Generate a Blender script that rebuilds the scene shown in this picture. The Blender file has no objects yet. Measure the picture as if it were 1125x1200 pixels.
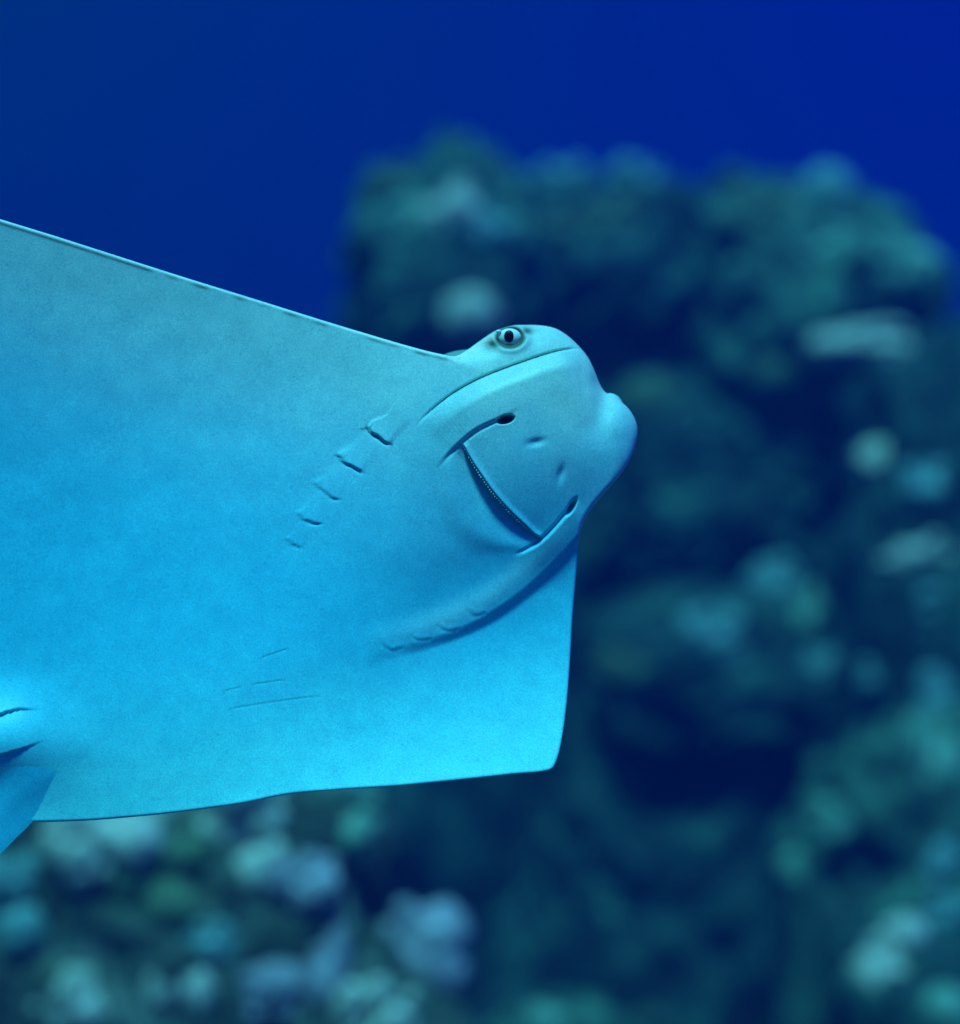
import bpy, bmesh, math, random
import numpy as np
from mathutils import Vector
from mathutils.bvhtree import BVHTree
sc = bpy.context.scene
C = sc.collection

# ------------------------------------------------------------------ camera
K = 0.7 / 1125.0            # metres per photograph pixel at the ray's distance
DIST = 1.5
cam = bpy.data.cameras.new('camera')
cam.sensor_fit = 'HORIZONTAL'; cam.sensor_width = 36.0
cam.lens = 36.0 / 0.7 * DIST
cam.clip_start = 0.05; cam.clip_end = 400
cam.dof.use_dof = True
cam.dof.focus_distance = DIST - 0.03
cam.dof.aperture_fstop = cam.lens / 1000 / 0.036
camo = bpy.data.objects.new('camera', cam); C.objects.link(camo)
camo.location = (0, -DIST, 0); camo.rotation_euler = (math.pi / 2, 0, 0)
sc.camera = camo

# ------------------------------------------------------------------ water light all round
w = bpy.data.worlds.new('World'); sc.world = w; w.use_nodes = True
nt = w.node_tree; nt.nodes.clear()
tc = nt.nodes.new('ShaderNodeTexCoord'); sx = nt.nodes.new('ShaderNodeSeparateXYZ')
mr = nt.nodes.new('ShaderNodeMapRange'); mr.inputs[1].default_value = -1; mr.inputs[2].default_value = 1
rp = nt.nodes.new('ShaderNodeValToRGB'); bg = nt.nodes.new('ShaderNodeBackground'); wo = nt.nodes.new('ShaderNodeOutputWorld')
nt.links.new(tc.outputs['Generated'], sx.inputs[0]); nt.links.new(sx.outputs['Z'], mr.inputs[0])
nt.links.new(mr.outputs[0], rp.inputs[0]); 
xr = nt.nodes.new('ShaderNodeValToRGB'); mx = nt.nodes.new('ShaderNodeMapRange'); mx.inputs[1].default_value = -1; mx.inputs[2].default_value = 1
mu = nt.nodes.new('ShaderNodeMix'); mu.data_type = 'RGBA'; mu.blend_type = 'MULTIPLY'; mu.inputs[0].default_value = 1
xr.color_ramp.elements[0].position = 0.40; xr.color_ramp.elements[0].color = (1, 1.0, 0.85, 1)
xr.color_ramp.elements[1].position = 0.60; xr.color_ramp.elements[1].color = (1, 0.2, 1.6, 1)      # the open water turns ultramarine past the reef
nt.links.new(sx.outputs['X'], mx.inputs[0]); nt.links.new(mx.outputs[0], xr.inputs[0]); nt.links.new(rp.outputs[0], mu.inputs[6]); nt.links.new(xr.outputs[0], mu.inputs[7])
nt.links.new(mu.outputs[2], bg.inputs[0]); nt.links.new(bg.outputs[0], wo.inputs[0])
els = rp.color_ramp.elements
els[0].position = 0.0; els[0].color = (0.000, 0.075, 0.20, 1)
els[1].position = 1.0; els[1].color = (0.06, 0.55, 0.85, 1)
for p, c in ((0.42, (0.0, 0.016, 0.19, 1)), (0.56, (0.0, 0.020, 0.22, 1)), (0.64, (0.0, 0.030, 0.20, 1)), (0.76, (0.003, 0.22, 0.50, 1))):
    e = els.new(p); e.color = c
bg.inputs[1].default_value = 1.0

SUN_DIR = Vector((-0.10, -0.44, 0.89)).normalized()
sl = bpy.data.lights.new('sun', 'SUN'); sl.energy = 5.0; sl.angle = math.radians(12); sl.color = (0.15, 0.84, 0.96)
so = bpy.data.objects.new('sun', sl); C.objects.link(so)
so.rotation_euler = SUN_DIR.to_track_quat('Z', 'Y').to_euler()

vs = sc.view_settings
vs.view_transform = 'Standard'; vs.look = 'None'; vs.exposure = 0.2; vs.gamma = 1.0; vs.use_curve_mapping = False
cy = sc.cycles
cy.use_denoising = True; cy.max_bounces = 4; cy.diffuse_bounces = 3; cy.volume_bounces = 0
cy.sample_clamp_indirect = 4

# ------------------------------------------------------------------ helpers
rng = np.random.default_rng(7)
_perm = rng.permutation(512).astype(np.int64); _perm = np.concatenate([_perm, _perm, _perm])
_grad = rng.normal(size=(512, 3)); _grad /= np.linalg.norm(_grad, axis=1)[:, None]
def noise3(P):
    P = np.asarray(P, float); i = np.floor(P).astype(np.int64); f = P - i; i &= 511
    u = f * f * f * (f * (f * 6 - 15) + 10); out = 0
    for dx in (0, 1):
        for dy in (0, 1):
            for dz in (0, 1):
                g = _grad[_perm[_perm[_perm[(i[:, 0] + dx) & 511] + ((i[:, 1] + dy) & 511)] % 512 + ((i[:, 2] + dz) & 511)] % 512]
                d = g[:, 0] * (f[:, 0] - dx) + g[:, 1] * (f[:, 1] - dy) + g[:, 2] * (f[:, 2] - dz)
                wx = u[:, 0] if dx else 1 - u[:, 0]; wy = u[:, 1] if dy else 1 - u[:, 1]; wz = u[:, 2] if dz else 1 - u[:, 2]
                out = out + d * wx * wy * wz
    return out
def fbm(P, n=4, gain=0.5):
    a, s, t = 1.0, 1.0, 0
    for k in range(n):
        t = t + a * noise3(P * s + 17.3 * k); a *= gain; s *= 2.03
    return t
def sst(a, b, x):
    # smooth step; runs downward when a > b
    t = np.clip((x - a) / (b - a), 0, 1); return t * t * (3 - 2 * t)
def catmull(pts, n=8, closed=False):
    P = np.array(pts, float); m = len(P); out = []
    for i in range(m if closed else m - 1):
        if closed: p0, p1, p2, p3 = P[i - 1], P[i], P[(i + 1) % m], P[(i + 2) % m]
        else: p0, p1, p2, p3 = P[max(i - 1, 0)], P[i], P[i + 1], P[min(i + 2, m - 1)]
        # centripetal form keeps corners from overshooting
        d1 = max(np.linalg.norm(p1 - p0), 1e-6) ** .5; d2 = max(np.linalg.norm(p2 - p1), 1e-6) ** .5; d3 = max(np.linalg.norm(p3 - p2), 1e-6) ** .5
        m1 = (p2 - p1) + d2 * ((p1 - p0) / d1 - (p2 - p0) / (d1 + d2)) if d1 > 1e-2 else (p2 - p1)
        m2 = (p2 - p1) + d2 * ((p3 - p2) / d3 - (p3 - p1) / (d2 + d3)) if d3 > 1e-2 else (p2 - p1)
        for k in range(n):
            t = k / n; a = 2 * t**3 - 3 * t**2 + 1; b = t**3 - 2 * t**2 + t; c = -2 * t**3 + 3 * t**2; d = t**3 - t**2
            out.append(a * p1 + b * m1 + c * p2 + d * m2)
    if not closed: out.append(P[-1])
    return np.array(out)
def polydist(X, Y, L):
    """distance, signed side (+ = right of travel, y down) and 0..1 parameter along polyline L"""
    best = np.full(X.shape, 1e12); sgn = np.zeros(X.shape); tt = np.zeros(X.shape)
    seg = np.diff(L, axis=0); sl_ = np.hypot(seg[:, 0], seg[:, 1]); cum = np.concatenate([[0], np.cumsum(sl_)]); tot = cum[-1]
    for i in range(len(seg)):
        ax, ay = L[i]; dx, dy = seg[i]; q = max(dx * dx + dy * dy, 1e-12)
        t = np.clip(((X - ax) * dx + (Y - ay) * dy) / q, 0, 1)
        ex = X - ax - t * dx; ey = Y - ay - t * dy; d2 = ex * ex + ey * ey
        m = d2 < best
        best[m] = d2[m]; sgn[m] = np.sign(dx * (Y - ay) - dy * (X - ax))[m]; tt[m] = ((cum[i] + t * sl_[i]) / tot)[m]
    return np.sqrt(best), sgn, tt
def link(o, parent=None):
    C.objects.link(o)
    if parent: o.parent = parent
    return o
def mesh_obj(name, verts, faces, mat, parent=None, smooth=True):
    me = bpy.data.meshes.new(name); me.from_pydata([tuple(v) for v in verts], [], faces)
    if smooth: me.polygons.foreach_set('use_smooth', [True] * len(me.polygons))
    me.materials.append(mat); me.update()
    return link(bpy.data.objects.new(name, me), parent)
def tag(o, label, cat, group=None):
    o['label'] = label; o['category'] = cat
    if group: o['group'] = group
    return o
def new_mat(name, rough=0.6, spec=0.2):
    m = bpy.data.materials.new(name); m.use_nodes = True; n = m.node_tree; b = n.nodes['Principled BSDF']
    b.inputs['Roughness'].default_value = rough; b.inputs['Specular IOR Level'].default_value = spec
    return m, n, b
def mixrgb(n, fac, a, b, mode='MIX'):
    x = n.nodes.new('ShaderNodeMix'); x.data_type = 'RGBA'; x.blend_type = mode
    for sock, v in ((x.inputs[0], fac), (x.inputs[6], a), (x.inputs[7], b)):
        if hasattr(v, 'is_linked') or isinstance(v, bpy.types.NodeSocket): n.links.new(v, sock)
        elif isinstance(v, (int, float)): sock.default_value = v
        else: sock.default_value = (*v, 1) if len(v) == 3 else v
    return x.outputs[2]
def noise_node(n, scale, detail=4, rough=0.55, coord='Object'):
    t = n.nodes.new('ShaderNodeTexCoord'); x = n.nodes.new('ShaderNodeTexNoise')
    x.inputs['Scale'].default_value = scale; x.inputs['Detail'].default_value = detail; x.inputs['Roughness'].default_value = rough
    n.links.new(t.outputs[coord], x.inputs['Vector']); return x.outputs['Fac']
def ramp(n, fac, *stops):
    r = n.nodes.new('ShaderNodeValToRGB'); e = r.color_ramp.elements
    for i, (p, c) in enumerate(stops):
        q = e[i] if i < 2 else e.new(p)
        q.position = p; q.color = (*c, 1)
    n.links.new(fac, r.inputs[0]); return r.outputs[0]
def bump(n, b, height, strength, dist):
    x = n.nodes.new('ShaderNodeBump'); x.inputs['Strength'].default_value = strength; x.inputs['Distance'].default_value = dist
    n.links.new(height, x.inputs['Height']); n.links.new(x.outputs[0], b.inputs['Normal'])

# ------------------------------------------------------------------ materials
def skin_material():
    m, n, b = new_mat('ray_skin', 0.42, 0.25)
    def attr(nm):
        a = n.nodes.new('ShaderNodeAttribute'); a.attribute_name = nm; return a.outputs['Fac']
    g1 = noise_node(n, 900, 3, 0.7); g2 = noise_node(n, 28, 4, 0.6)
    belly = mixrgb(n, g2, (0.040, 0.65, 0.85), (0.07, 0.76, 0.91))
    cream = mixrgb(n, g2, (0.50, 0.74, 0.63), (0.72, 0.87, 0.74))
    c = mixrgb(n, attr('cream'), belly, cream)
    c = mixrgb(n, attr('margin'), c, mixrgb(n, g2, (0.15, 0.92, 0.88), (0.24, 0.97, 0.92)))  # brightly lit lower wing edge, its light put into the colour
    c = mixrgb(n, attr('ivory_rimlight'), c, (0.96, 0.92, 0.74))
    c = mixrgb(n, attr('brown'), c, (0.105, 0.10, 0.06))
    gr = ramp(n, g1, (0.30, (0.62, 0.66, 0.70)), (0.70, (1.05, 1.05, 1.05)))
    c = mixrgb(n, 1.0, c, gr, 'MULTIPLY')
    g3 = noise_node(n, 260, 2, 0.5); g4 = noise_node(n, 75, 5, 0.65)
    c = mixrgb(n, 1.0, c, ramp(n, g3, (0.66, (1, 1, 1)), (0.78, (0.76, 0.82, 0.86))), 'MULTIPLY')
    c = mixrgb(n, 1.0, c, ramp(n, g4, (0.30, (0.84, 0.88, 0.91)), (0.65, (1.03, 1.02, 1.0))), 'MULTIPLY')
    n.links.new(c, b.inputs['Base Color'])
    bump(n, b, g1, 0.10, 0.0006)
    return m
M_SKIN = skin_material()
def simple(name, col, rough=0.5, spec=0.3, scale=200, var=0.25):
    m, n, b = new_mat(name, rough, spec)
    c2 = tuple(x * (1 - var) for x in col)
    n.links.new(mixrgb(n, noise_node(n, scale), c2, col), b.inputs['Base Color']); return m
def rock_material(name, dark, mid, green, seed):
    m, n, b = new_mat(name, 0.9, 0.1)
    t = n.nodes.new('ShaderNodeTexCoord'); mp = n.nodes.new('ShaderNodeMapping'); mp.inputs['Location'].default_value = (seed, seed * 2.1, seed * .7)
    n.links.new(t.outputs['Object'], mp.inputs[0])
    def nz(s, d):
        x = n.nodes.new('ShaderNodeTexNoise'); x.inputs['Scale'].default_value = s; x.inputs['Detail'].default_value = d; x.inputs['Roughness'].default_value = .6
        n.links.new(mp.outputs[0], x.inputs['Vector']); return x.outputs['Fac']
    a, f = nz(8, 6), nz(30, 5)
    c = ramp(n, a, (0.30, dark), (0.52, mid), (0.70, green))
    c = mixrgb(n, 1.0, c, ramp(n, f, (0.32, (0.35, 0.38, 0.38)), (0.68, (1.6, 1.6, 1.5))), 'MULTIPLY')
    n.links.new(c, b.inputs['Base Color']); bump(n, b, f, 0.6, 0.02)
    return m
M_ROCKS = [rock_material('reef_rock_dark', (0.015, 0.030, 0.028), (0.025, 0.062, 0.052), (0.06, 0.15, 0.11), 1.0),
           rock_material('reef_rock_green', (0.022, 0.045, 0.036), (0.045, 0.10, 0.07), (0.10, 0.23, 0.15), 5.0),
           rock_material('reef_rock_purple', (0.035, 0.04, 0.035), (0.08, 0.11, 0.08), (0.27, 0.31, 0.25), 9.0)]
def coral_material(name, col, pale):
    m, n, b = new_mat(name, 0.85, 0.12)
    f = noise_node(n, 14, 5, 0.6); g = noise_node(n, 60, 4, 0.6)
    c = ramp(n, f, (0.32, tuple(x * .55 for x in col)), (0.55, col), (0.72, pale))
    c = mixrgb(n, 1.0, c, ramp(n, g, (0.3, (0.7, 0.7, 0.7)), (0.7, (1.1, 1.1, 1.1))), 'MULTIPLY')
    n.links.new(c, b.inputs['Base Color']); bump(n, b, g, 0.5, 0.01); return m
M_CORAL = {'green': coral_material('coral_sea_green', (0.20, 0.40, 0.28), (0.42, 0.64, 0.46)),
           'teal': coral_material('coral_grey_teal', (0.18, 0.36, 0.34), (0.40, 0.60, 0.54)),
           'pale': coral_material('coral_pale_grey', (0.60, 0.60, 0.48), (0.92, 0.88, 0.72)),
           'lavender': coral_material('coral_lavender', (0.38, 0.35, 0.38), (0.64, 0.60, 0.62)),
           'yellow': coral_material('coral_yellow_green', (0.42, 0.42, 0.12), (0.66, 0.64, 0.26)),
           'olive': coral_material('coral_olive', (0.10, 0.17, 0.09), (0.19, 0.27, 0.14))}

# ------------------------------------------------------------------ seabed
SEABED = -2.6
def build_seabed():
    n = 160; xs = np.linspace(-20.5, 20.5, n); X, Y = np.meshgrid(xs, np.linspace(-6.5, 26.5, n))
    P = np.stack([X.ravel() * .35, Y.ravel() * .35, np.zeros(X.size)], 1)
    Z = SEABED + 0.16 * fbm(P, 4)
    V = np.stack([X.ravel(), Y.ravel(), Z], 1)
    F = [(j * n + i, j * n + i + 1, (j + 1) * n + i + 1, (j + 1) * n + i) for j in range(n - 1) for i in range(n - 1)]
    m, nn, b = new_mat('seabed_sand', 0.95, 0.05)
    nn.links.new(ramp(nn, noise_node(nn, 3.0, 6), (0.3, (0.06, 0.07, 0.06)), (0.7, (0.16, 0.16, 0.13))), b.inputs['Base Color'])
    o = mesh_obj('seabed', V, F, m); o['kind'] = 'structure'
build_seabed()

# ------------------------------------------------------------------ reef rocks
def at(px, py, d):
    """world point that stands d metres from the camera along the view axis"""
    s = K * d / DIST
    return np.array([(px - 562.5) * s, d - DIST, (600 - py) * s])
_ico = {}
def ico(sub):
    if sub not in _ico:
        bm = bmesh.new(); bmesh.ops.create_icosphere(bm, subdivisions=sub, radius=1)
        _ico[sub] = (np.array([v.co[:] for v in bm.verts]), [tuple(v.index for v in f.verts) for f in bm.faces]); bm.free()
    return _ico[sub]
ROCK_V, ROCK_F = [], []
def rock(name, label, px0, px1, py0, py1, d, depth, mi, seed, amp=0.40, box=0.38, group=None):
    """a boulder whose body fills the given span; box squares it off"""
    V, F = ico(6)
    c = (at(px0, py0, d) + at(px1, py1, d)) / 2; half = np.abs(at(px1, py1, d) - at(px0, py0, d)) / 2
    r = np.array([half[0], depth / 2, half[2]])
    e = 2 - box * 1.1
    S = np.sign(V) * np.abs(V) ** (e * .5 + .0)
    S = S / np.max(np.abs(S), axis=1)[:, None] * box + V * (1 - box)
    P = S * r
    sc_ = max(r.min(), .2)
    N = V
    dsp = amp * sc_ * (0.9 * fbm(P / sc_ * 1.3 + seed * 13.1, 5, .55) + 0.42 * np.abs(noise3(P / sc_ * 4.0 + seed * 5.7)) + .22 * np.abs(noise3(P / sc_ * 11 + seed)))
    P = P + N * dsp[:, None]
    if name not in ('reef_boulder', 'reef_shoulder', 'reef_ledge'):      # standing rocks reach down into the seabed
        k = (c[2] - SEABED + .12) / -P[:, 2].min()
        if k > 1: P[:, 2] = np.where(P[:, 2] < 0, P[:, 2] * k, P[:, 2])
    o = mesh_obj(name, P, F, M_ROCKS[mi]); o.location = c
    tag(o, label, 'rock', group)
    off = sum(len(v) for v in ROCK_V); ROCK_V.append(P + c); ROCK_F.extend([tuple(i + off for i in f) for f in F])
    return o

# tall reef behind the head: stacked boulders standing on the seabed
rock('reef_boulder', 'rounded mossy boulder on the outer corner of the tall reef top, above the eye', 412, 640, 192, 500, 5.6, 1.1, 1, 1, .42, .15)
rock('reef_boulder', 'broad low boulder in the middle of the tall reef top', 560, 860, 222, 480, 5.9, 1.0, 0, 2, .4, .25)
rock('reef_boulder', 'big dark domed boulder crowned with pale lumps at the reef top', 790, 1075, 215, 580, 5.7, 1.1, 1, 3, .4, .2)
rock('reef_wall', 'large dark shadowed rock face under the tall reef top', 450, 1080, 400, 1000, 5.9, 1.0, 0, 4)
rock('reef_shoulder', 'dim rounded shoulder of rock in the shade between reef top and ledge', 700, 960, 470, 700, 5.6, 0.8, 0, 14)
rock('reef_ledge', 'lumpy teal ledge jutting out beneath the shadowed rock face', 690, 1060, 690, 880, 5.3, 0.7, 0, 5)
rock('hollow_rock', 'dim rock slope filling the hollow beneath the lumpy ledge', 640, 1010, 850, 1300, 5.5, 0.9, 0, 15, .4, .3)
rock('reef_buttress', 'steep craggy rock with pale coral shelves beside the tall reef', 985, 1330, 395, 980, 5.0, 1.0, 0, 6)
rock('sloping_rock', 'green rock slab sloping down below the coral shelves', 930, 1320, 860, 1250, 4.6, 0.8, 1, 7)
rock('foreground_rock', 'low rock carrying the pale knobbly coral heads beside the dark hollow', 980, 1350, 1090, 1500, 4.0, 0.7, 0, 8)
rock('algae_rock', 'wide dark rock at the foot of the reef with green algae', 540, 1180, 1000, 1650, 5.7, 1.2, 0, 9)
rock('coral_rock', 'coral-covered rock with an upright edge under the wing of the ray', -80, 440, 890, 1350, 3.6, 0.6, 2, 10, .26, .7)
rock('coral_rock', 'dark algae rock beyond the tail of the ray', -380, 60, 960, 1400, 4.0, 0.8, 1, 11)
rock('low_boulder', 'green topped low boulder on the bottom between two reef masses', 560, 760, 1185, 1650, 4.4, 0.6, 1, 12)
rock('low_boulder', 'lavender grey low boulder at the foot of the coral-covered rock', 330, 545, 1090, 1600, 3.5, 0.5, 2, 13)
BVH = BVHTree.FromPolygons([tuple(v) for v in np.concatenate(ROCK_V)], ROCK_F)

# ------------------------------------------------------------------ corals growing on the rocks
def coral(kind, px, py, wpx, hpx, colour, label, seed, group='coral growths on the reef'):
    org = Vector((0, -DIST, 0)); dr = (Vector(at(px, py, 4.0)) - org).normalized()
    loc, nor, _, _ = BVH.ray_cast(org, dr)
    if loc is None: loc, nor, _, _ = BVH.find_nearest(Vector(at(px, py, 5.2)))
    d = loc.y + DIST; s = K * d / DIST
    gk = (1.3 if px < 700 else 1.0) if py > 880 else 1.12; rx, rz = wpx * s / 2 * gk, hpx * s / 2 * gk; ry = min(rx, rz) * 0.9
    V, F = ico(3); rg = random.Random(seed * 31)
    n, el, sq = {'knobbly': (16, (1, 1, 1), .36), 'dome': (5, (1.1, 1, 1), .66), 'shelf': (11, (1.6, 1.4, .75), .5), 'lobed': (9, (.7, .8, 1.5), .46), 'crust': (13, (1.25, .8, 1), .34)}[kind]
    vs_, fs = [], []; q = min(rx, rz)
    for k in range(n):
        an, rr = rg.uniform(0, 2 * math.pi), math.sqrt(rg.random()) * (.25 if kind == 'dome' else .85)
        c = np.array([math.cos(an) * rr * rx, -ry * .5 * (1 - rr) * rg.random(), math.sin(an) * rr * rz])
        e = np.array(el) * q * sq * rg.uniform(.65, 1.45) * (1.5 if kind in ('crust', 'knobbly') and k < 3 else 1)
        f = 1 + .30 * fbm(V * 1.7 + seed * 7.7 + k * 3.1, 3) + .16 * np.abs(noise3(V * 5 + seed + k))
        vs_.append(V * e * f[:, None] + c); fs += [tuple(i + k * len(V) for i in g) for g in F]
    P = np.concatenate(vs_); F = fs
    o = mesh_obj(kind + '_coral', P, F, M_CORAL[colour]); o.location = Vector(loc) + Vector((0, ry * .25, 0))
    tag(o, label, 'coral', group); return o
random.seed(4)
CORALS = [
 # top of the tall reef
 ('knobbly', 528, 246, 72, 56, 'pale', 'pale yellowish knobbly coral near the top of the mossy corner boulder'),
 ('crust', 482, 258, 50, 60, 'green', 'sea-green crust beside the pale yellowish knobbly coral'),
 ('crust', 566, 262, 56, 40, 'teal', 'grey-teal crust on the inner flank of the mossy corner boulder'),
 ('dome', 545, 368, 62, 66, 'pale', 'pale grey dome coral on the rock just above the spiracle of the ray'),
 ('crust', 470, 195, 70, 40, 'olive', 'olive tuft crowning the mossy corner boulder'),
 ('knobbly', 655, 208, 66, 36, 'teal', 'low teal knobbly coral on the middle of the reef top'),
 ('knobbly', 745, 210, 70, 46, 'teal', 'plump teal knobbly coral in the saddle of the reef top'),
 ('crust', 712, 248, 80, 44, 'olive', 'olive crust spreading below the teal knobbly corals'),
 ('crust', 630, 270, 70, 44, 'olive', 'dull olive crust between the corner boulder and the saddle'),
 ('dome', 972, 226, 56, 56, 'teal', 'small grey-teal dome on the crown of the big domed boulder'),
 ('crust', 962, 284, 76, 44, 'green', 'sea-green crust on the face of the big domed boulder'),
 ('crust', 892, 256, 70, 56, 'olive', 'olive crust on the shaded side of the big domed boulder'),
 ('crust', 1042, 306, 84, 52, 'green', 'green crust draping the outer shoulder of the big domed boulder'),
 ('crust', 870, 212, 70, 30, 'olive', 'thin olive crust along the crest beside the big domed boulder'),
 ('dome', 760, 476, 90, 60, 'olive', 'dim olive dome in the shade behind the snout'),
 ('dome', 905, 436, 90, 50, 'olive', 'dim rounded growth low on the shaded rock face'),
 # craggy rock beside the reef
 ('shelf', 1058, 412, 160, 64, 'pale', 'broad pale green shelf coral topping the craggy rock'),
 ('dome', 1030, 538, 84, 50, 'pale', 'flat-topped pale dome under the broad shelf coral'),
 ('knobbly', 1086, 568, 62, 60, 'teal', 'teal knobbly coral tucked beside the flat-topped dome'),
 ('crust', 972, 612, 36, 28, 'teal', 'tiny teal crust at the inner edge of the craggy rock'),
 ('shelf', 1076, 646, 140, 34, 'pale', 'thin flat shelf coral halfway down the craggy rock'),
 ('dome', 1062, 652, 26, 24, 'pale', 'small whitish ball coral sitting on the thin flat shelf'),
 ('crust', 1095, 705, 60, 40, 'teal', 'dim teal crust under the thin flat shelf'),
 # ledge
 ('knobbly', 905, 690, 74, 60, 'teal', 'rounded teal coral on the highest point of the lumpy ledge'),
 ('lobed', 945, 722, 50, 44, 'green', 'small green lobed coral beside the rounded teal one'),
 ('knobbly', 838, 748, 80, 70, 'teal', 'wide teal coral in the middle of the lumpy ledge'),
 ('crust', 735, 780, 70, 56, 'olive', 'olive green crust at the near end of the lumpy ledge'),
 ('crust', 962, 784, 60, 40, 'teal', 'dim teal crust hanging under the ledge'),
 ('crust', 1030, 792, 44, 36, 'teal', 'small teal crust at the outer end of the ledge'),
 # slope and lower corner
 ('lobed', 1085, 895, 84, 84, 'green', 'green lobed coral high on the sloping slab'),
 ('crust', 1110, 815, 50, 60, 'teal', 'teal crust at the upper end of the sloping slab'),
 ('crust', 985, 965, 70, 46, 'green', 'sea-green crust halfway down the sloping slab'),
 ('crust', 940, 1025, 44, 50, 'green', 'small green crust at the lower end of the sloping slab'),
 ('knobbly', 1040, 1130, 84, 110, 'pale', 'pale knobbly coral head rising from the low rock beside the dark hollow'),
 ('knobbly', 1108, 1005, 50, 56, 'teal', 'small grey-teal coral knob, topmost of the column on the low rock'),
 ('knobbly', 1110, 1078, 54, 60, 'teal', 'grey-teal coral knob in the middle of the column on the low rock'),
 ('dome', 1105, 1185, 70, 60, 'green', 'pale green dome at the foot of the coral column'),
 ('dome', 640, 1200, 90, 40, 'green', 'pale green coral cap on the low boulder between reef masses'),
 ('crust', 765, 1196, 60, 26, 'olive', 'olive coral crust on the bottom beside the pale green cap'),
 # coral-covered rock under the wing
 ('knobbly', 108, 980, 88, 84, 'pale', 'round pale grey-green coral just under the trailing edge near the tail'),
 ('knobbly', 290, 995, 84, 150, 'pale', 'tall pale knobbly coral hanging below the trailing edge of the wing'),
 ('knobbly', 268, 950, 62, 70, 'pale', 'small pale knobbly cluster touching the trailing edge above the taller one'),
 ('knobbly', 362, 1030, 60, 62, 'lavender', 'lavender knobbly coral beside the tall pale knobbly coral'),
 ('crust', 412, 960, 50, 84, 'green', 'green crust on the upright edge of the coral-covered rock'),
 ('crust', 215, 990, 60, 60, 'olive', 'olive crust beside the tall pale knobbly coral'),
 ('crust', 155, 1060, 80, 64, 'olive', 'dark olive crust below the round pale grey-green coral'),
 ('knobbly', 22, 1050, 70, 80, 'teal', 'teal knobbly coral below the pelvic fin'),
 ('lobed', 218, 1160, 70, 50, 'pale', 'bright pale lobed coral low on the coral-covered rock'),
 ('knobbly', 92, 1182, 90, 50, 'pale', 'wide pale knobbly coral at the bottom of the coral-covered rock'),
 ('crust', 245, 1105, 40, 36, 'teal', 'small teal crust between olive crust and lavender coral'),
 ('crust', 300, 1165, 60, 60, 'lavender', 'lavender crust near the foot of the coral-covered rock'),
 ('lobed', 372, 1150, 76, 70, 'lavender', 'large lavender lobed coral leaning on the lavender grey boulder'),
 ('knobbly', 474, 1112, 80, 96, 'lavender', 'large grey-lavender knobbly coral on the lavender grey boulder'),
 ('knobbly', 440, 1188, 90, 50, 'pale', 'bumpy whitish coral below the large grey-lavender knobbly coral'),
]
for i, (kd, x, y, wp, hp, colr, lab) in enumerate(CORALS): coral(kd, x, y, wp, hp, colr, lab, i + 1)

# ------------------------------------------------------------------ the ray
CEN = np.array([560.0, 572.0])
OUT = [(-330, 150), (-300, 146), (-220, 176), (-120, 222), (0, 259), (70, 280), (145, 303.5), (220, 327), (300, 351.5), (370, 373.5), (430, 392), (480, 407), (515, 416), (534, 418.5), (548, 410), (562, 399), (578, 388), (595, 381.5), (615, 379), (636, 379.5), (652, 383), (668, 393), (682, 407), (691, 419), (698, 434), (704, 448), (710, 457.5), (722, 465), (733, 473), (741, 482), (747, 494), (748.5, 506), (745, 522), (737, 541), (722, 562), (706, 580), (692, 597), (683, 613), (678.5, 632), (675.5, 670), (671, 720), (667, 780), (662, 830), (655, 870), (650, 886), (645, 894), (636, 897), (600, 900), (540, 906), (470, 912), (400, 916), (345, 921), (290, 932), (230, 942), (150, 953), (90, 959), (45, 961), (0, 962), (-60, 955), (-120, 930), (-165, 880), (-190, 800), (-235, 650), (-290, 420), (-335, 240), (-342, 180)]
def base_depth(X, Y):
    u = (X - 588) * -0.773 + (Y - 575) * 0.634
    v = (X - 588) * -0.634 + (Y - 575) * -0.773
    wv = np.where(v > 35, 210., 130.)
    G = np.exp(-((v - 35) / wv) ** 2)
    h = 36 * G * sst(-220, 40, u) * (1 - .55 * sst(250, 800, u))
    h = h + 0.00016 * np.maximum(v - 150, 0) ** 2
    h = h + 0.00100 * np.maximum(Y - 650, 0) ** 2 * sst(30, 420, X)
    h = h + 30 * np.exp(-(((X + 20) / 95) ** 2 + ((Y - 862) / 48) ** 2))
    h = h + 26 * np.exp(-(((X - 640) / 120) ** 2 + ((Y - 500) / 110) ** 2))
    m = (X > 80) & (Y > 270)
    x = np.clip(X[m], 380, 705); sd = (Y[m] - np.polyval(RPOLY, x) + 1.25 * (X[m] - x) * (X[m] > 705)) / np.sqrt(1 + np.polyval(np.polyder(RPOLY), x) ** 2)
    A = 5.5 * sst(400, 570, X[m]) * (1 - sst(690, 716, X[m]))
    h[m] += np.where(sd > 0, -A * (sst(0, 15, sd) - 0.75 * sst(25, 190, sd)), 0)
    return h, u, v, G
RIDGE = catmull([(400, 778), (452, 757), (500, 747), (548, 728), (590, 704), (630, 672), (662, 640), (684, 612), (700, 592)])
RPOLY = np.polyfit(RIDGE[:, 0], RIDGE[:, 1], 5)
CREASE = catmull([(484, 508), (497, 492), (526, 467), (560, 447), (610, 427), (650, 413.5), (670, 409.5), (687, 408)])
MOUTH = catmull([(543, 520), (549, 532), (560, 550), (576, 573), (596, 596), (616, 615), (628, 626), (637, 630)])
FOLD_L = catmull([(510, 556), (522, 541), (543, 520), (560, 507), (576, 499), (590, 493), (612, 480)])
FOLD_R = catmull([(600, 651), (616, 643), (635, 630), (648, 617), (660, 603), (669, 592), (676, 582)])
VALLEY = catmull([(707, 452), (708, 464), (705, 480), (698, 505), (690, 530)])
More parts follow.
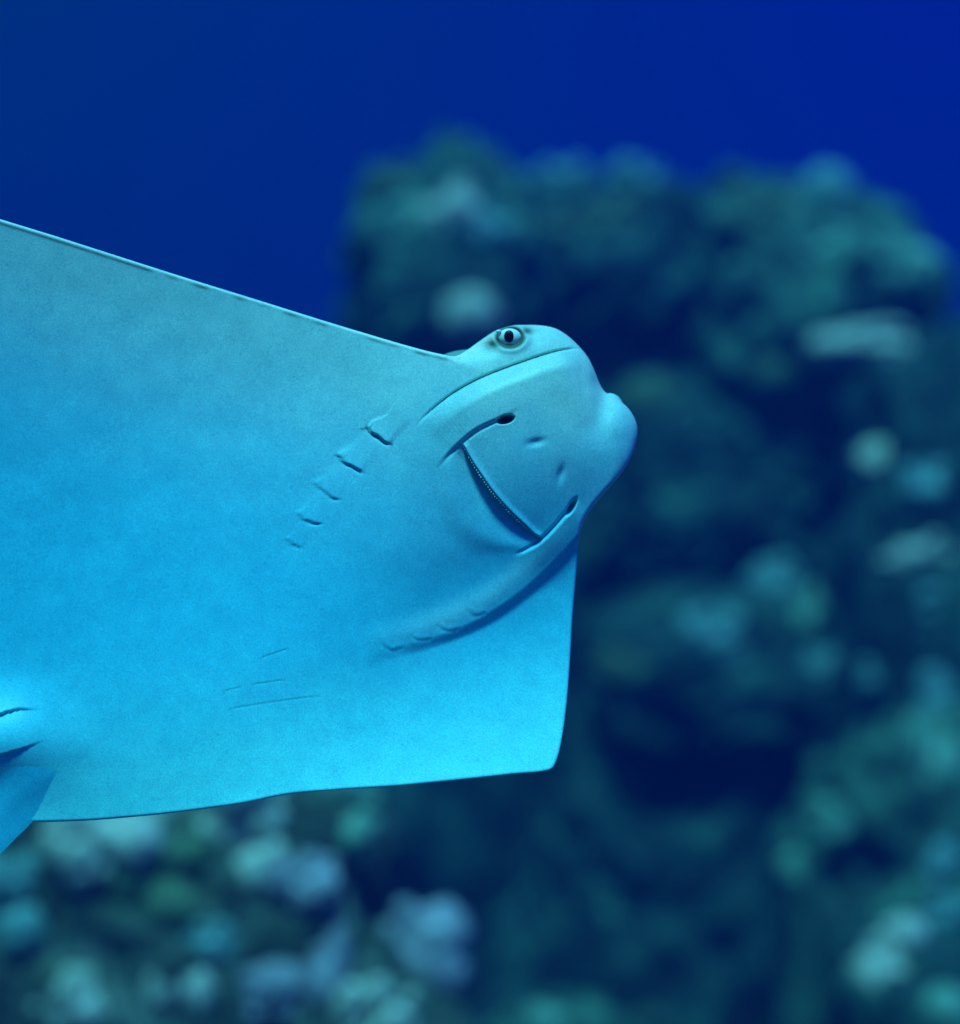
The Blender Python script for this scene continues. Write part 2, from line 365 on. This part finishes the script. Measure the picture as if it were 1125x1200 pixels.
GILLS = [[(429, 500), (435, 508), (446, 514), (458, 525)], [(396, 532), (403, 541), (415, 549), (428, 558)],
         [(370, 566), (377, 574), (388, 581), (402, 588)], [(349, 600), (356, 607), (368, 613), (381, 617)],
         [(337, 631), (343, 636), (351, 641), (357, 644)]]
GILLS_R = [[(449, 742), (453, 752), (462, 757), (474, 752)], [(486, 738), (489, 745), (497, 745), (506, 742)], [(517, 727), (520, 735), (528, 735), (538, 729)], [(550, 709), (555, 716), (562, 717), (570, 712)]]
SCARS = [[(268, 806), (288, 801)], [(302, 798), (338, 793)], [(310, 768), (343, 757)], [(274, 826), (318, 819), (378, 811)]]
def win(t, a=.12, b=.12): return sst(0, a, t) * (1 - sst(1 - b, 1, t))
def feature(h, X, Y, L, margin, fn):
    m = (X > L[:, 0].min() - margin) & (X < L[:, 0].max() + margin) & (Y > L[:, 1].min() - margin) & (Y < L[:, 1].max() + margin)
    d, s, t = polydist(X[m], Y[m], L); h[m] += fn(d, s, t, X[m], Y[m])
def ventral(X, Y, D):
    h, u, v, G = base_depth(X, Y)
    # right wing falls away behind the gill ridge, then swings back toward the bottom
    def ridge(d, s, t, x, y):
        A = 30 * sst(0.0, .55, t); sd = d * s
        lip = 2.6 * np.exp(-((sd + 12) / 15) ** 2) * sst(.02, .3, t) * (1 - sst(.8, 1, t))
        return lip
    feature(h, X, Y, RIDGE, 320, ridge)
    # brow crease: the snout lobe stands proud of the cranium
    feature(h, X, Y, CREASE, 120, lambda d, s, t, x, y: win(t, .30, .16) * (1 - sst(35, 105, d)) * (np.where(s > 0, 15 * sst(-4, 24, d) * np.exp(-d / 58), -4 * np.exp(-d / 24)) - 6 * np.exp(-(d / 1.7) ** 2)))
    feature(h, X, Y, VALLEY, 70, lambda d, s, t, x, y: -9 * (1 - sst(.25, 1, t)) * np.exp(-(d / 15) ** 2))
    # mouth: a slit that is deep along the upper lip and shelves out toward the chin
    def mouth(d, s, t, x, y):
        wd = (5 + 30 * np.sin(np.pi * np.clip(t, 0, 1)) ** .8)
        chin = -(4 + 17 * np.sin(np.pi * t) ** .7) * np.exp(-(d / (wd * .55)) ** 1.0) * sst(0, 2.2, d)
        rim = 2.2 * np.exp(-((d - wd * 1.35) / (wd * .45)) ** 2) * np.sin(np.pi * t)
        lip = 2.2 * np.exp(-(d / 4) ** 2) * win(t, .05, .05)
        return np.where(s > 0, (chin + rim) * win(t, .04, .04), lip * np.exp(-(t * 0))) * (1 - sst(70, 88, d))
    feature(h, X, Y, MOUTH, 90, mouth)
    feature(h, X, Y, FOLD_L, 60, lambda d, s, t, x, y: win(t, .35, .35) * (np.where(s < 0, 2.6 * sst(0, 6, d) * np.exp(-d / 26), 0) - 1.7 * np.exp(-(d / 2.2) ** 2)))
    feature(h, X, Y, FOLD_R, 60, lambda d, s, t, x, y: win(t, .30, .25) * (np.where(s > 0, 3.0 * sst(0, 6, d) * np.exp(-d / 22), 0) - 4.0 * np.exp(-(d / 1.9) ** 2)))
    # nostrils and sensory pits
    def pit(cx, cy, a, b, ang, dep, p=2):
        c, s_ = math.cos(ang), math.sin(ang); dx, dy = X - cx, Y - cy
        q = ((dx * c + dy * s_) / a) ** 2 + ((-dx * s_ + dy * c) / b) ** 2
        return -dep * np.exp(-q ** p)
    h += pit(592, 493.5, 9.0, 4.6, -.25, 42, 3) + pit(668.5, 594, 9, 3.2, -1.05, 14, 1.5)
    h += pit(627, 520, 10, 4.5, -.22, 2.6, 1) + pit(656, 556, 4.5, 10, .25, 2.4, 1)
    # gill slits
    wx = 3.2 * noise3(np.stack([X / 13, Y / 13, 0 * X + 2], 1)); wy = 5 * noise3(np.stack([X / 16, Y / 16, 0 * X + 8], 1))
    for i, g in enumerate(GILLS):
        a = [.66, .54, .24, .26, .22][i]; L = catmull(g)
        def gill(d, s, t, x, y, a=a):
            wz = win(t, .10, .25)
            return a * wz * (np.where(s < 0, 4.8 * np.exp(-d / 22) * sst(0, 3, d), -1.6 * np.exp(-d / 9)) - 4.4 * np.exp(-(d / 2.0) ** 2) * sst(.3, .6, t))
        feature(h, X + wx, Y + wy, L, 70, gill)
    for g in GILLS_R:
        feature(h, X + wx, Y + wy, catmull(g), 25, lambda d, s, t, x, y: win(t, .2, .2) * (.45 * np.exp(-(d / 4) ** 2) - .5 * np.exp(-((d * s - 4) / 2.6) ** 2)))
    for g in SCARS:
        feature(h, X, Y, catmull(g), 6, lambda d, s, t, x, y: -.45 * win(t) * np.exp(-(d / 1.0) ** 2))
    # folds in front of the pelvic fin
    feature(h, X, Y, catmull([(-90, 862), (-40, 846), (0, 835), (30, 828), (60, 829)]), 60, lambda d, s, t, x, y: win(t, .2, .4) * np.where(s > 0, -5 * np.exp(-d / 16), 1.5 * np.exp(-d / 12)))
    feature(h, X, Y, catmull([(-90, 912), (0, 883), (30, 874), (66, 861)]), 60, lambda d, s, t, x, y: win(t, .2, .35) * np.where(s > 0, -3 * np.exp(-d / 18), 1.0 * np.exp(-d / 12)))
    # eye socket: raised rim with a hollow for the ball
    q = np.hypot((X - 597.5) / 1.22, Y - 396); ax = np.arctan2(Y - 396, X - 597.5)
    h += 5.0 * np.exp(-((q - 16) / 4.5) ** 2) * (1 - .5 * np.sin(ax)) - 12 * np.exp(-(q / 11.5) ** 4)
    h += -5 * np.exp(-(((X - 619) / 7) ** 2 + ((Y - 388) / 6) ** 2))
    h += -4 * np.exp(-(((X - 578) / 8) ** 2 + ((Y - 406) / 6) ** 2))
    # gentle muscle undulation
    P = np.stack([X / 85, Y / 85, 0 * X], 1); h += 1.5 * fbm(P, 2)
    # streaks of fin rays fanning out on the wings
    th = np.arctan2(Y - 640, X - 420); h += .08 * sst(150, 300, np.hypot(X - 420, Y - 640)) * noise3(np.stack([th * 28, np.hypot(X, Y) / 300, 0 * X], 1))
    h += 3.0 * sst(870, 930, Y) * np.exp(-D / 45) * noise3(np.stack([X / 55, Y / 200, 0 * X + 5], 1))
    # rounded rim
    head = sst(520, 580, X) * (1 - sst(600, 660, Y))
    R = 3.5 + 36.5 * head * (1 - .92 * sst(490, 570, Y))
    e = np.clip(1 - D / R, 0, 1); h -= R * .85 * (1 - np.sqrt(np.maximum(1 - e * e, 0)))
    return h, u, v, G, head
def build_ray():
    L = catmull(OUT, 14, True); rel = L - CEN; th = np.unwrap(np.arctan2(rel[:, 1], rel[:, 0])); rad = np.hypot(rel[:, 0], rel[:, 1])
    if th[-1] < th[0]: th, rad = -th, rad
    bad = np.diff(th) <= 0
    if bad.any(): print('outline folds back', bad.sum())
    th = np.maximum.accumulate(th + np.arange(len(th)) * 1e-9)
    NT, NR, NB = 1700, 300, 60
    # spread the spokes: half by angle, half by rim length
    arc = np.concatenate([[0], np.cumsum(np.hypot(*np.diff(L, axis=0).T))]); par = .5 * (th - th[0]) / (2 * np.pi) + .5 * arc / (arc[-1] + np.hypot(*(L[0] - L[-1])))
    tq = np.interp(np.arange(NT) / NT, np.append(par, 1.0), np.append(th, th[0] + 2 * np.pi)); rq = np.interp(tq, np.append(th, th[0] + 2 * np.pi), np.append(rad, rad[0]))
    sgn = 1 if np.unwrap(np.arctan2(rel[:, 1], rel[:, 0]))[-1] > np.unwrap(np.arctan2(rel[:, 1], rel[:, 0]))[0] else -1
    cx, cyy = np.cos(sgn * tq), np.sin(sgn * tq)
    s = np.linspace(0, 1, NR + 1)[1:]; s = 0.90 * s + .10 * (1 - (1 - s) ** 2)
    s = s / s[-1]; s[-3:] = [0.994, 0.9975, 1.0]
    RR = s[:, None] * rq[None, :]
    X = (CEN[0] + RR * cx).ravel(); Y = (CEN[1] + RR * cyy).ravel()
    X = np.append(X, CEN[0]); Y = np.append(Y, CEN[1])
    D = np.full(X.shape, 400.0)
    Lc = np.vstack([L[::2], L[:1]]); near = np.append((np.repeat(s, NT) > .55), False)
    D[near] = polydist(X[near], Y[near], Lc)[0]
    rim = np.zeros(len(X), bool); rim[(NR - 1) * NT:NR * NT] = True; D[rim] = 0
    h, u, v, G, head = ventral(X, Y, D)
    nF = len(X)
    # dorsal side
    sb = np.linspace(0, 1, NB + 1)[1:-1]; sb = 1 - (1 - sb) ** 1.6
    RB = sb[:, None] * rq[None, :]; XB = np.append((CEN[0] + RB * cx).ravel(), CEN[0]); YB = np.append((CEN[1] + RB * cyy).ravel(), CEN[1])
    DB = polydist(XB, YB, Lc[::2])[0]
    hb0, ub, vb, Gb = base_depth(XB, YB); headb = sst(520, 580, XB) * (1 - sst(600, 660, YB))
    hf_rim = h[rim]; hb_rim = base_depth(X[rim], Y[rim])[0]
    off = np.interp(np.tile(np.arange(NT), NB - 1), np.arange(NT), hf_rim - hb_rim); off = np.append(off, -10)
    off = off * np.exp(-DB / 60)
    T = 9 * (1 - np.exp(-DB / 10)) + (95 * np.exp(-((vb - 35) / 150) ** 2) * sst(-260, 0, ub) * (1 - .5 * sst(200, 800, ub)) + 60 * headb) * sst(0, 70, DB)
    hb = hb0 * (1 - .4 * sst(0, 80, DB)) + off - T
    # to metres: x right, z up, -y toward the camera
    def w3(X, Y, H): return np.stack([(X - 562.5) * K, -H * K, (600 - Y) * K], 1)
    V = np.concatenate([w3(X, Y, h), w3(XB, YB, hb)])
    j = np.arange(NT); jn = (j + 1) % NT
    quads = []
    def strip(a, b): quads.append(np.stack([a + j, a + jn, b + jn, b + j], 1))
    for r in range(NR - 1): strip(r * NT, (r + 1) * NT)
    tris = [np.stack([np.full(NT, nF - 1), jn, j], 1)]
    for r in range(NB - 2): quads.append(np.stack([nF + (r + 1) * NT + j, nF + (r + 1) * NT + jn, nF + r * NT + jn, nF + r * NT + j], 1))
    quads.append(np.stack([(NR - 1) * NT + j, (NR - 1) * NT + jn, nF + (NB - 2) * NT + jn, nF + (NB - 2) * NT + j], 1))
    tris.append(np.stack([np.full(NT, len(V) - 1), nF + j, nF + jn], 1))
    # pigment: cream margin near head and leading edges, brown back; then light painted on the rim and trailing edge
    lead = catmull(OUT[:23], 3); dl = np.full(X.shape, 999.); mk = Y < 900; dl[mk] = polydist(X[mk], Y[mk], lead)[0]
    wob = 20 * noise3(np.stack([X / 60, Y / 60, X * 0 + 3], 1))
    cream = 0.85 * np.exp(-((dl + wob) / 165) ** 2) + .35 * head * np.exp(-(((X - 650) / 110) ** 2 + ((Y - 440) / 90) ** 2))
    dh = np.full(X.shape, 999.); dh[near] = D[near]
    ivory_rimlight = .9 * np.exp(-(dh / 2.4) ** 2) * (Y < 640)  # thin rim highlight from overhead light, painted into the skin colour
    ivory_rimlight = np.maximum(ivory_rimlight, 1.0 * np.exp(-(polydist(X, Y, np.array([(534., 420.), (558., 409.), (578., 392.)]))[0] / 8) ** 2))
    mr_ = (X > 380) & (Y > 540) & (Y < 800); dr_, sr_, tr_ = polydist(X[mr_], Y[mr_], RIDGE)
    cream[mr_] = np.maximum(cream[mr_], .35 * sst(.05, .35, tr_) * np.exp(-((dr_ * sr_ + 16) / 17) ** 2))
    brown = np.zeros(X.shape)
    edge_n = noise3(np.stack([X / 25, Y / 25, X * 0 + 9], 1))
    brown = np.maximum(brown, .75 * np.exp(-((D - 5) / 1.8) ** 2) * ((X < 540) & (Y < 430)) * sst(-.3, .25, edge_n + .5 * sst(260, 60, X) - .1))
    q = np.hypot((X - 597.5) / 1.22, Y - 396)
    brown = np.maximum(brown, .97 * np.exp(-((q - 12) / 3.3) ** 2))
    brown = np.maximum(brown, .92 * np.exp(-(((X - 618) / 8) ** 2 + ((Y - 388) / 5) ** 2)))
    brown = np.maximum(brown, .92 * np.exp(-(((X - 577) / 11) ** 2 + ((Y - 404) / 7) ** 2)))
    for g in SCARS: brown = np.maximum(brown, .28 * np.exp(-(polydist(X, Y, np.array(g, float))[0] / 1.0) ** 2))
    cream = np.append(np.clip(cream, 0, 1), np.zeros(len(XB))); brown = np.append(np.clip(brown, 0, 1), sst(6, 40, DB))
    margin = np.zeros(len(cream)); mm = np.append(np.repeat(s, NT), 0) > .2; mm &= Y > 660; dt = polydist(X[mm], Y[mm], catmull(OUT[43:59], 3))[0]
    margin[:len(X)][mm] = .82 * np.exp(-((dt + 1.2 * wob[mm]) / 120) ** 2) * sst(670, 790, Y[mm])  # lower wing's brighter light painted as paler turquoise skin toward the trailing edge
    # pelvic fin: a thick leaf rooted in the belly, lying over the wing's trailing edge
    nv0 = len(V); root = catmull([(-150, 925), (-80, 902), (0, 880), (40, 867), (66, 862), (92, 874)], 8); free = catmull([(-170, 1075), (-90, 1052), (0, 1001), (22, 980), (44, 958), (84, 905)], 8)
    nu, nw = len(root), 24; fv, fq, fcream = [], [], []
    tw = np.linspace(0, 1, nw)
    for side in (1, -1):
        for a in range(nu):
            for b_ in tw:
                p = root[a] * (1 - b_) + free[a] * b_; hr = base_depth(root[a][:1], root[a][1:])[0][0]
                hw = base_depth(p[:1], p[1:])[0][0]
                e_ = 1 - (a / (nu - 1)) ** 2
                k_ = min(b_ / .55, 1); k_ = k_ * k_ * (3 - 2 * k_)
                hh = hw - 5 + (3.2 + 6 * e_) * k_ - 10 * max(b_ - .6, 0) * e_
                th_ = 3 * (1 - b_) ** .6 + .2 if b_ < 1 else 0
                fv.append((p[0], p[1], hh + side * th_ * .5))
    fv = np.array(fv); V = np.concatenate([V, w3(fv[:, 0], fv[:, 1], fv[:, 2])])
    for side in (0, 1):
        for a in range(nu - 1):
            for b_ in range(nw - 1):
                o_ = nv0 + side * nu * nw; qd = [o_ + a * nw + b_, o_ + (a + 1) * nw + b_, o_ + (a + 1) * nw + b_ + 1, o_ + a * nw + b_ + 1]
                fq.append(qd if side else qd[::-1])
    quads.append(np.array(fq))
    # whip tail, out of frame
    nt0 = len(V); tl = catmull([(-90, 905), (-180, 985), (-320, 1080), (-520, 1170), (-760, 1230), (-1000, 1250)], 8); tv, tq2 = [], []
    for i, p in enumerate(tl):
        rr = 24 * (1 - i / (len(tl) - 1)) ** 1.3 + 1.5
        for a in range(12):
            an = a / 12 * 2 * math.pi; tv.append((p[0] + rr * .6 * math.cos(an), p[1] + rr * .8 * math.cos(an), -30 + rr * math.sin(an)))
    tv = np.array(tv); V = np.concatenate([V, w3(tv[:, 0], tv[:, 1], tv[:, 2])])
    for i in range(len(tl) - 1):
        for a in range(12): tq2.append([nt0 + i * 12 + a, nt0 + i * 12 + (a + 1) % 12, nt0 + (i + 1) * 12 + (a + 1) % 12, nt0 + (i + 1) * 12 + a])
    quads.append(np.array(tq2))
    # back of the head behind the spiracle notch, and the far snout lobe
    vi, fi = ico(4)
    for (ex, ey, eh, a, b_, c) in ((556, 424, -42, 48, 18, 30), (716, 478, -30, 17, 19, 16)):
        o_ = len(V); V = np.concatenate([V, w3(ex + vi[:, 0] * a, ey + vi[:, 1] * b_, eh + vi[:, 2] * c)]); tris.append(np.array(fi) + o_)
    extra = len(V) - len(cream); ec = np.zeros(extra); eb = np.zeros(extra)
    ec[-2 * len(vi):] = .7; eb[-2 * len(vi):-len(vi)] = .6; eb[nt0 - nv0:nt0 - nv0 + len(tv)] = 1
    cream = np.append(cream, ec); brown = np.append(brown, eb); margin = np.append(margin, np.zeros(extra)); ivory_rimlight = np.append(ivory_rimlight, np.zeros(len(V) - len(ivory_rimlight)))
    quads = np.concatenate(quads); tris = np.concatenate(tris)
    me = bpy.data.meshes.new('body'); me.vertices.add(len(V)); me.vertices.foreach_set('co', V.astype(np.float32).ravel())
    nl = len(quads) * 4 + len(tris) * 3; me.loops.add(nl); me.loops.foreach_set('vertex_index', np.concatenate([quads.ravel(), tris.ravel()]).astype(np.int32))
    me.polygons.add(len(quads) + len(tris)); st = np.concatenate([np.arange(len(quads)) * 4, len(quads) * 4 + np.arange(len(tris)) * 3]).astype(np.int32)
    me.polygons.foreach_set('loop_start', st); me.polygons.foreach_set('use_smooth', np.ones(len(st), bool))
    me.update(calc_edges=True); me.validate()
    for nm, arr in (('cream', cream), ('brown', brown), ('margin', margin), ('ivory_rimlight', ivory_rimlight)):
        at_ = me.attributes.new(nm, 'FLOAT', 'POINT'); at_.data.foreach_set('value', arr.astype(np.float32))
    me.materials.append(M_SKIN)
    root_e = bpy.data.objects.new('cownose_ray', None); root_e.empty_display_size = .05; link(root_e)
    tag(root_e, 'pale blue bellied ray gliding with wings spread, eye and mouth toward the glass', 'ray')
    link(bpy.data.objects.new('body', me), root_e)
    # depth lookup for the small parts
    def depth(px, py):
        a = ventral(np.array([px, px], float), np.array([py, py], float), np.array(polydist(np.array([px, px], float), np.array([py, py], float), Lc)[0]))[0]
        return a[0]
    return root_e, depth, w3
RAY, depth, w3 = build_ray()
M_EYE = simple('eye_white', (0.95, 0.94, 0.84), .3, .4, 300, .2); M_PUP = simple('eye_pupil', (0.004, 0.004, 0.004), .3, .2); M_LIP = simple('lip_fringe', (0.72, 0.74, 0.62), .4, .3)
def ellipsoid(name, px, py, h, a, b, c, mat, parent, rot=0.0, sub=4):
    v, f = ico(sub); cr, sr = math.cos(rot), math.sin(rot)
    x, y = v[:, 0] * a, v[:, 1] * b
    return mesh_obj(name, w3(px + x * cr - y * sr, py + x * sr + y * cr, h + v[:, 2] * c), f, mat, parent)
he = depth(597.5, 396) ; print('eye depth', he)
eye = ellipsoid('eye', 597, 395.5, he + 8.2, 13.6, 10.2, 8, M_EYE, RAY)
ellipsoid('pupil', 596.3, 395.3, he + 14.4, 6.0, 7.2, 3.2, M_PUP, eye)
ellipsoid('eye_glint', 584.2, 389.2, he + 13, 3.2, 1.8, 2, M_EYE, RAY, .1)  # small white bead standing in for a highlight beside the eye
def lip_fringe():
    Lm = catmull([(544, 523), (549.5, 534), (560, 552), (576, 575), (596, 598), (616, 617), (628, 627), (634, 629.5)], 12)
    seg = np.hypot(*np.diff(Lm, axis=0).T); cum = np.concatenate([[0], np.cumsum(seg)]); vs_, fs = [], []
    v, f = ico(2); n = 42; rn = random.Random(3)
    for i in range(n):
        q = (i + .5) / n * cum[-1]; x, y = np.interp(q, cum, Lm[:, 0]), np.interp(q, cum, Lm[:, 1])
        hh = depth(x + 3, y - 2.5) - 3.5; rb = rn.uniform(.7, 1.45) * min(1, .5 + 3 * min(i, n - 1 - i) / n)
        o_ = sum(len(a) for a in vs_); vs_.append(w3(x - 1.0 + v[:, 0] * rb + rn.uniform(-.4, .4), y + .8 + v[:, 1] * rb + rn.uniform(-.3, .3), hh + v[:, 2] * 3)); fs += [tuple(k + o_ for k in g) for g in f]
    o = mesh_obj('lip_fringe', np.concatenate(vs_), fs, M_LIP, RAY); o['kind'] = 'stuff'
lip_fringe()

def build_specks():
    v, f = ico(1); vs_, fs = [], []; rg = random.Random(12)
    for k in range(170):
        p = at(rg.uniform(-150, 1275), rg.uniform(-100, 1300), rg.uniform(1.75, 4.0)); r = rg.uniform(.0002, .0006)
        vs_.append(v * r + p); fs += [tuple(i + k * len(v) for i in g) for g in f]
    o = mesh_obj('drifting_specks', np.concatenate(vs_), fs, M_LIP); o['kind'] = 'stuff'
build_specks()

# ------------------------------------------------------------------ water between us and the reef
def build_haze():
    bm = bmesh.new(); bmesh.ops.create_cube(bm, size=1)
    x0, x1, y0, y1, z0, z1 = -21, 21, -7, 27, SEABED - 1.2, 2.2
    for v_ in bm.verts:
        v_.co = Vector((x0 if v_.co.x < 0 else x1, y0 if v_.co.y < 0 else y1, z0 if v_.co.z < 0 else z1))
    me = bpy.data.meshes.new('haze'); bm.to_mesh(me); bm.free()
    m = bpy.data.materials.new('blue_water'); m.use_nodes = True; n = m.node_tree; n.nodes.clear()
    pv = n.nodes.new('ShaderNodeVolumePrincipled'); ou = n.nodes.new('ShaderNodeOutputMaterial')
    pv.inputs['Color'].default_value = (0.003, 0.072, 0.40, 1); pv.inputs['Density'].default_value = 0.085; pv.inputs['Anisotropy'].default_value = 0.2
    n.links.new(pv.outputs[0], ou.inputs['Volume']); me.materials.append(m)
    o = link(bpy.data.objects.new('haze', me)); o['kind'] = 'stuff'
build_haze()
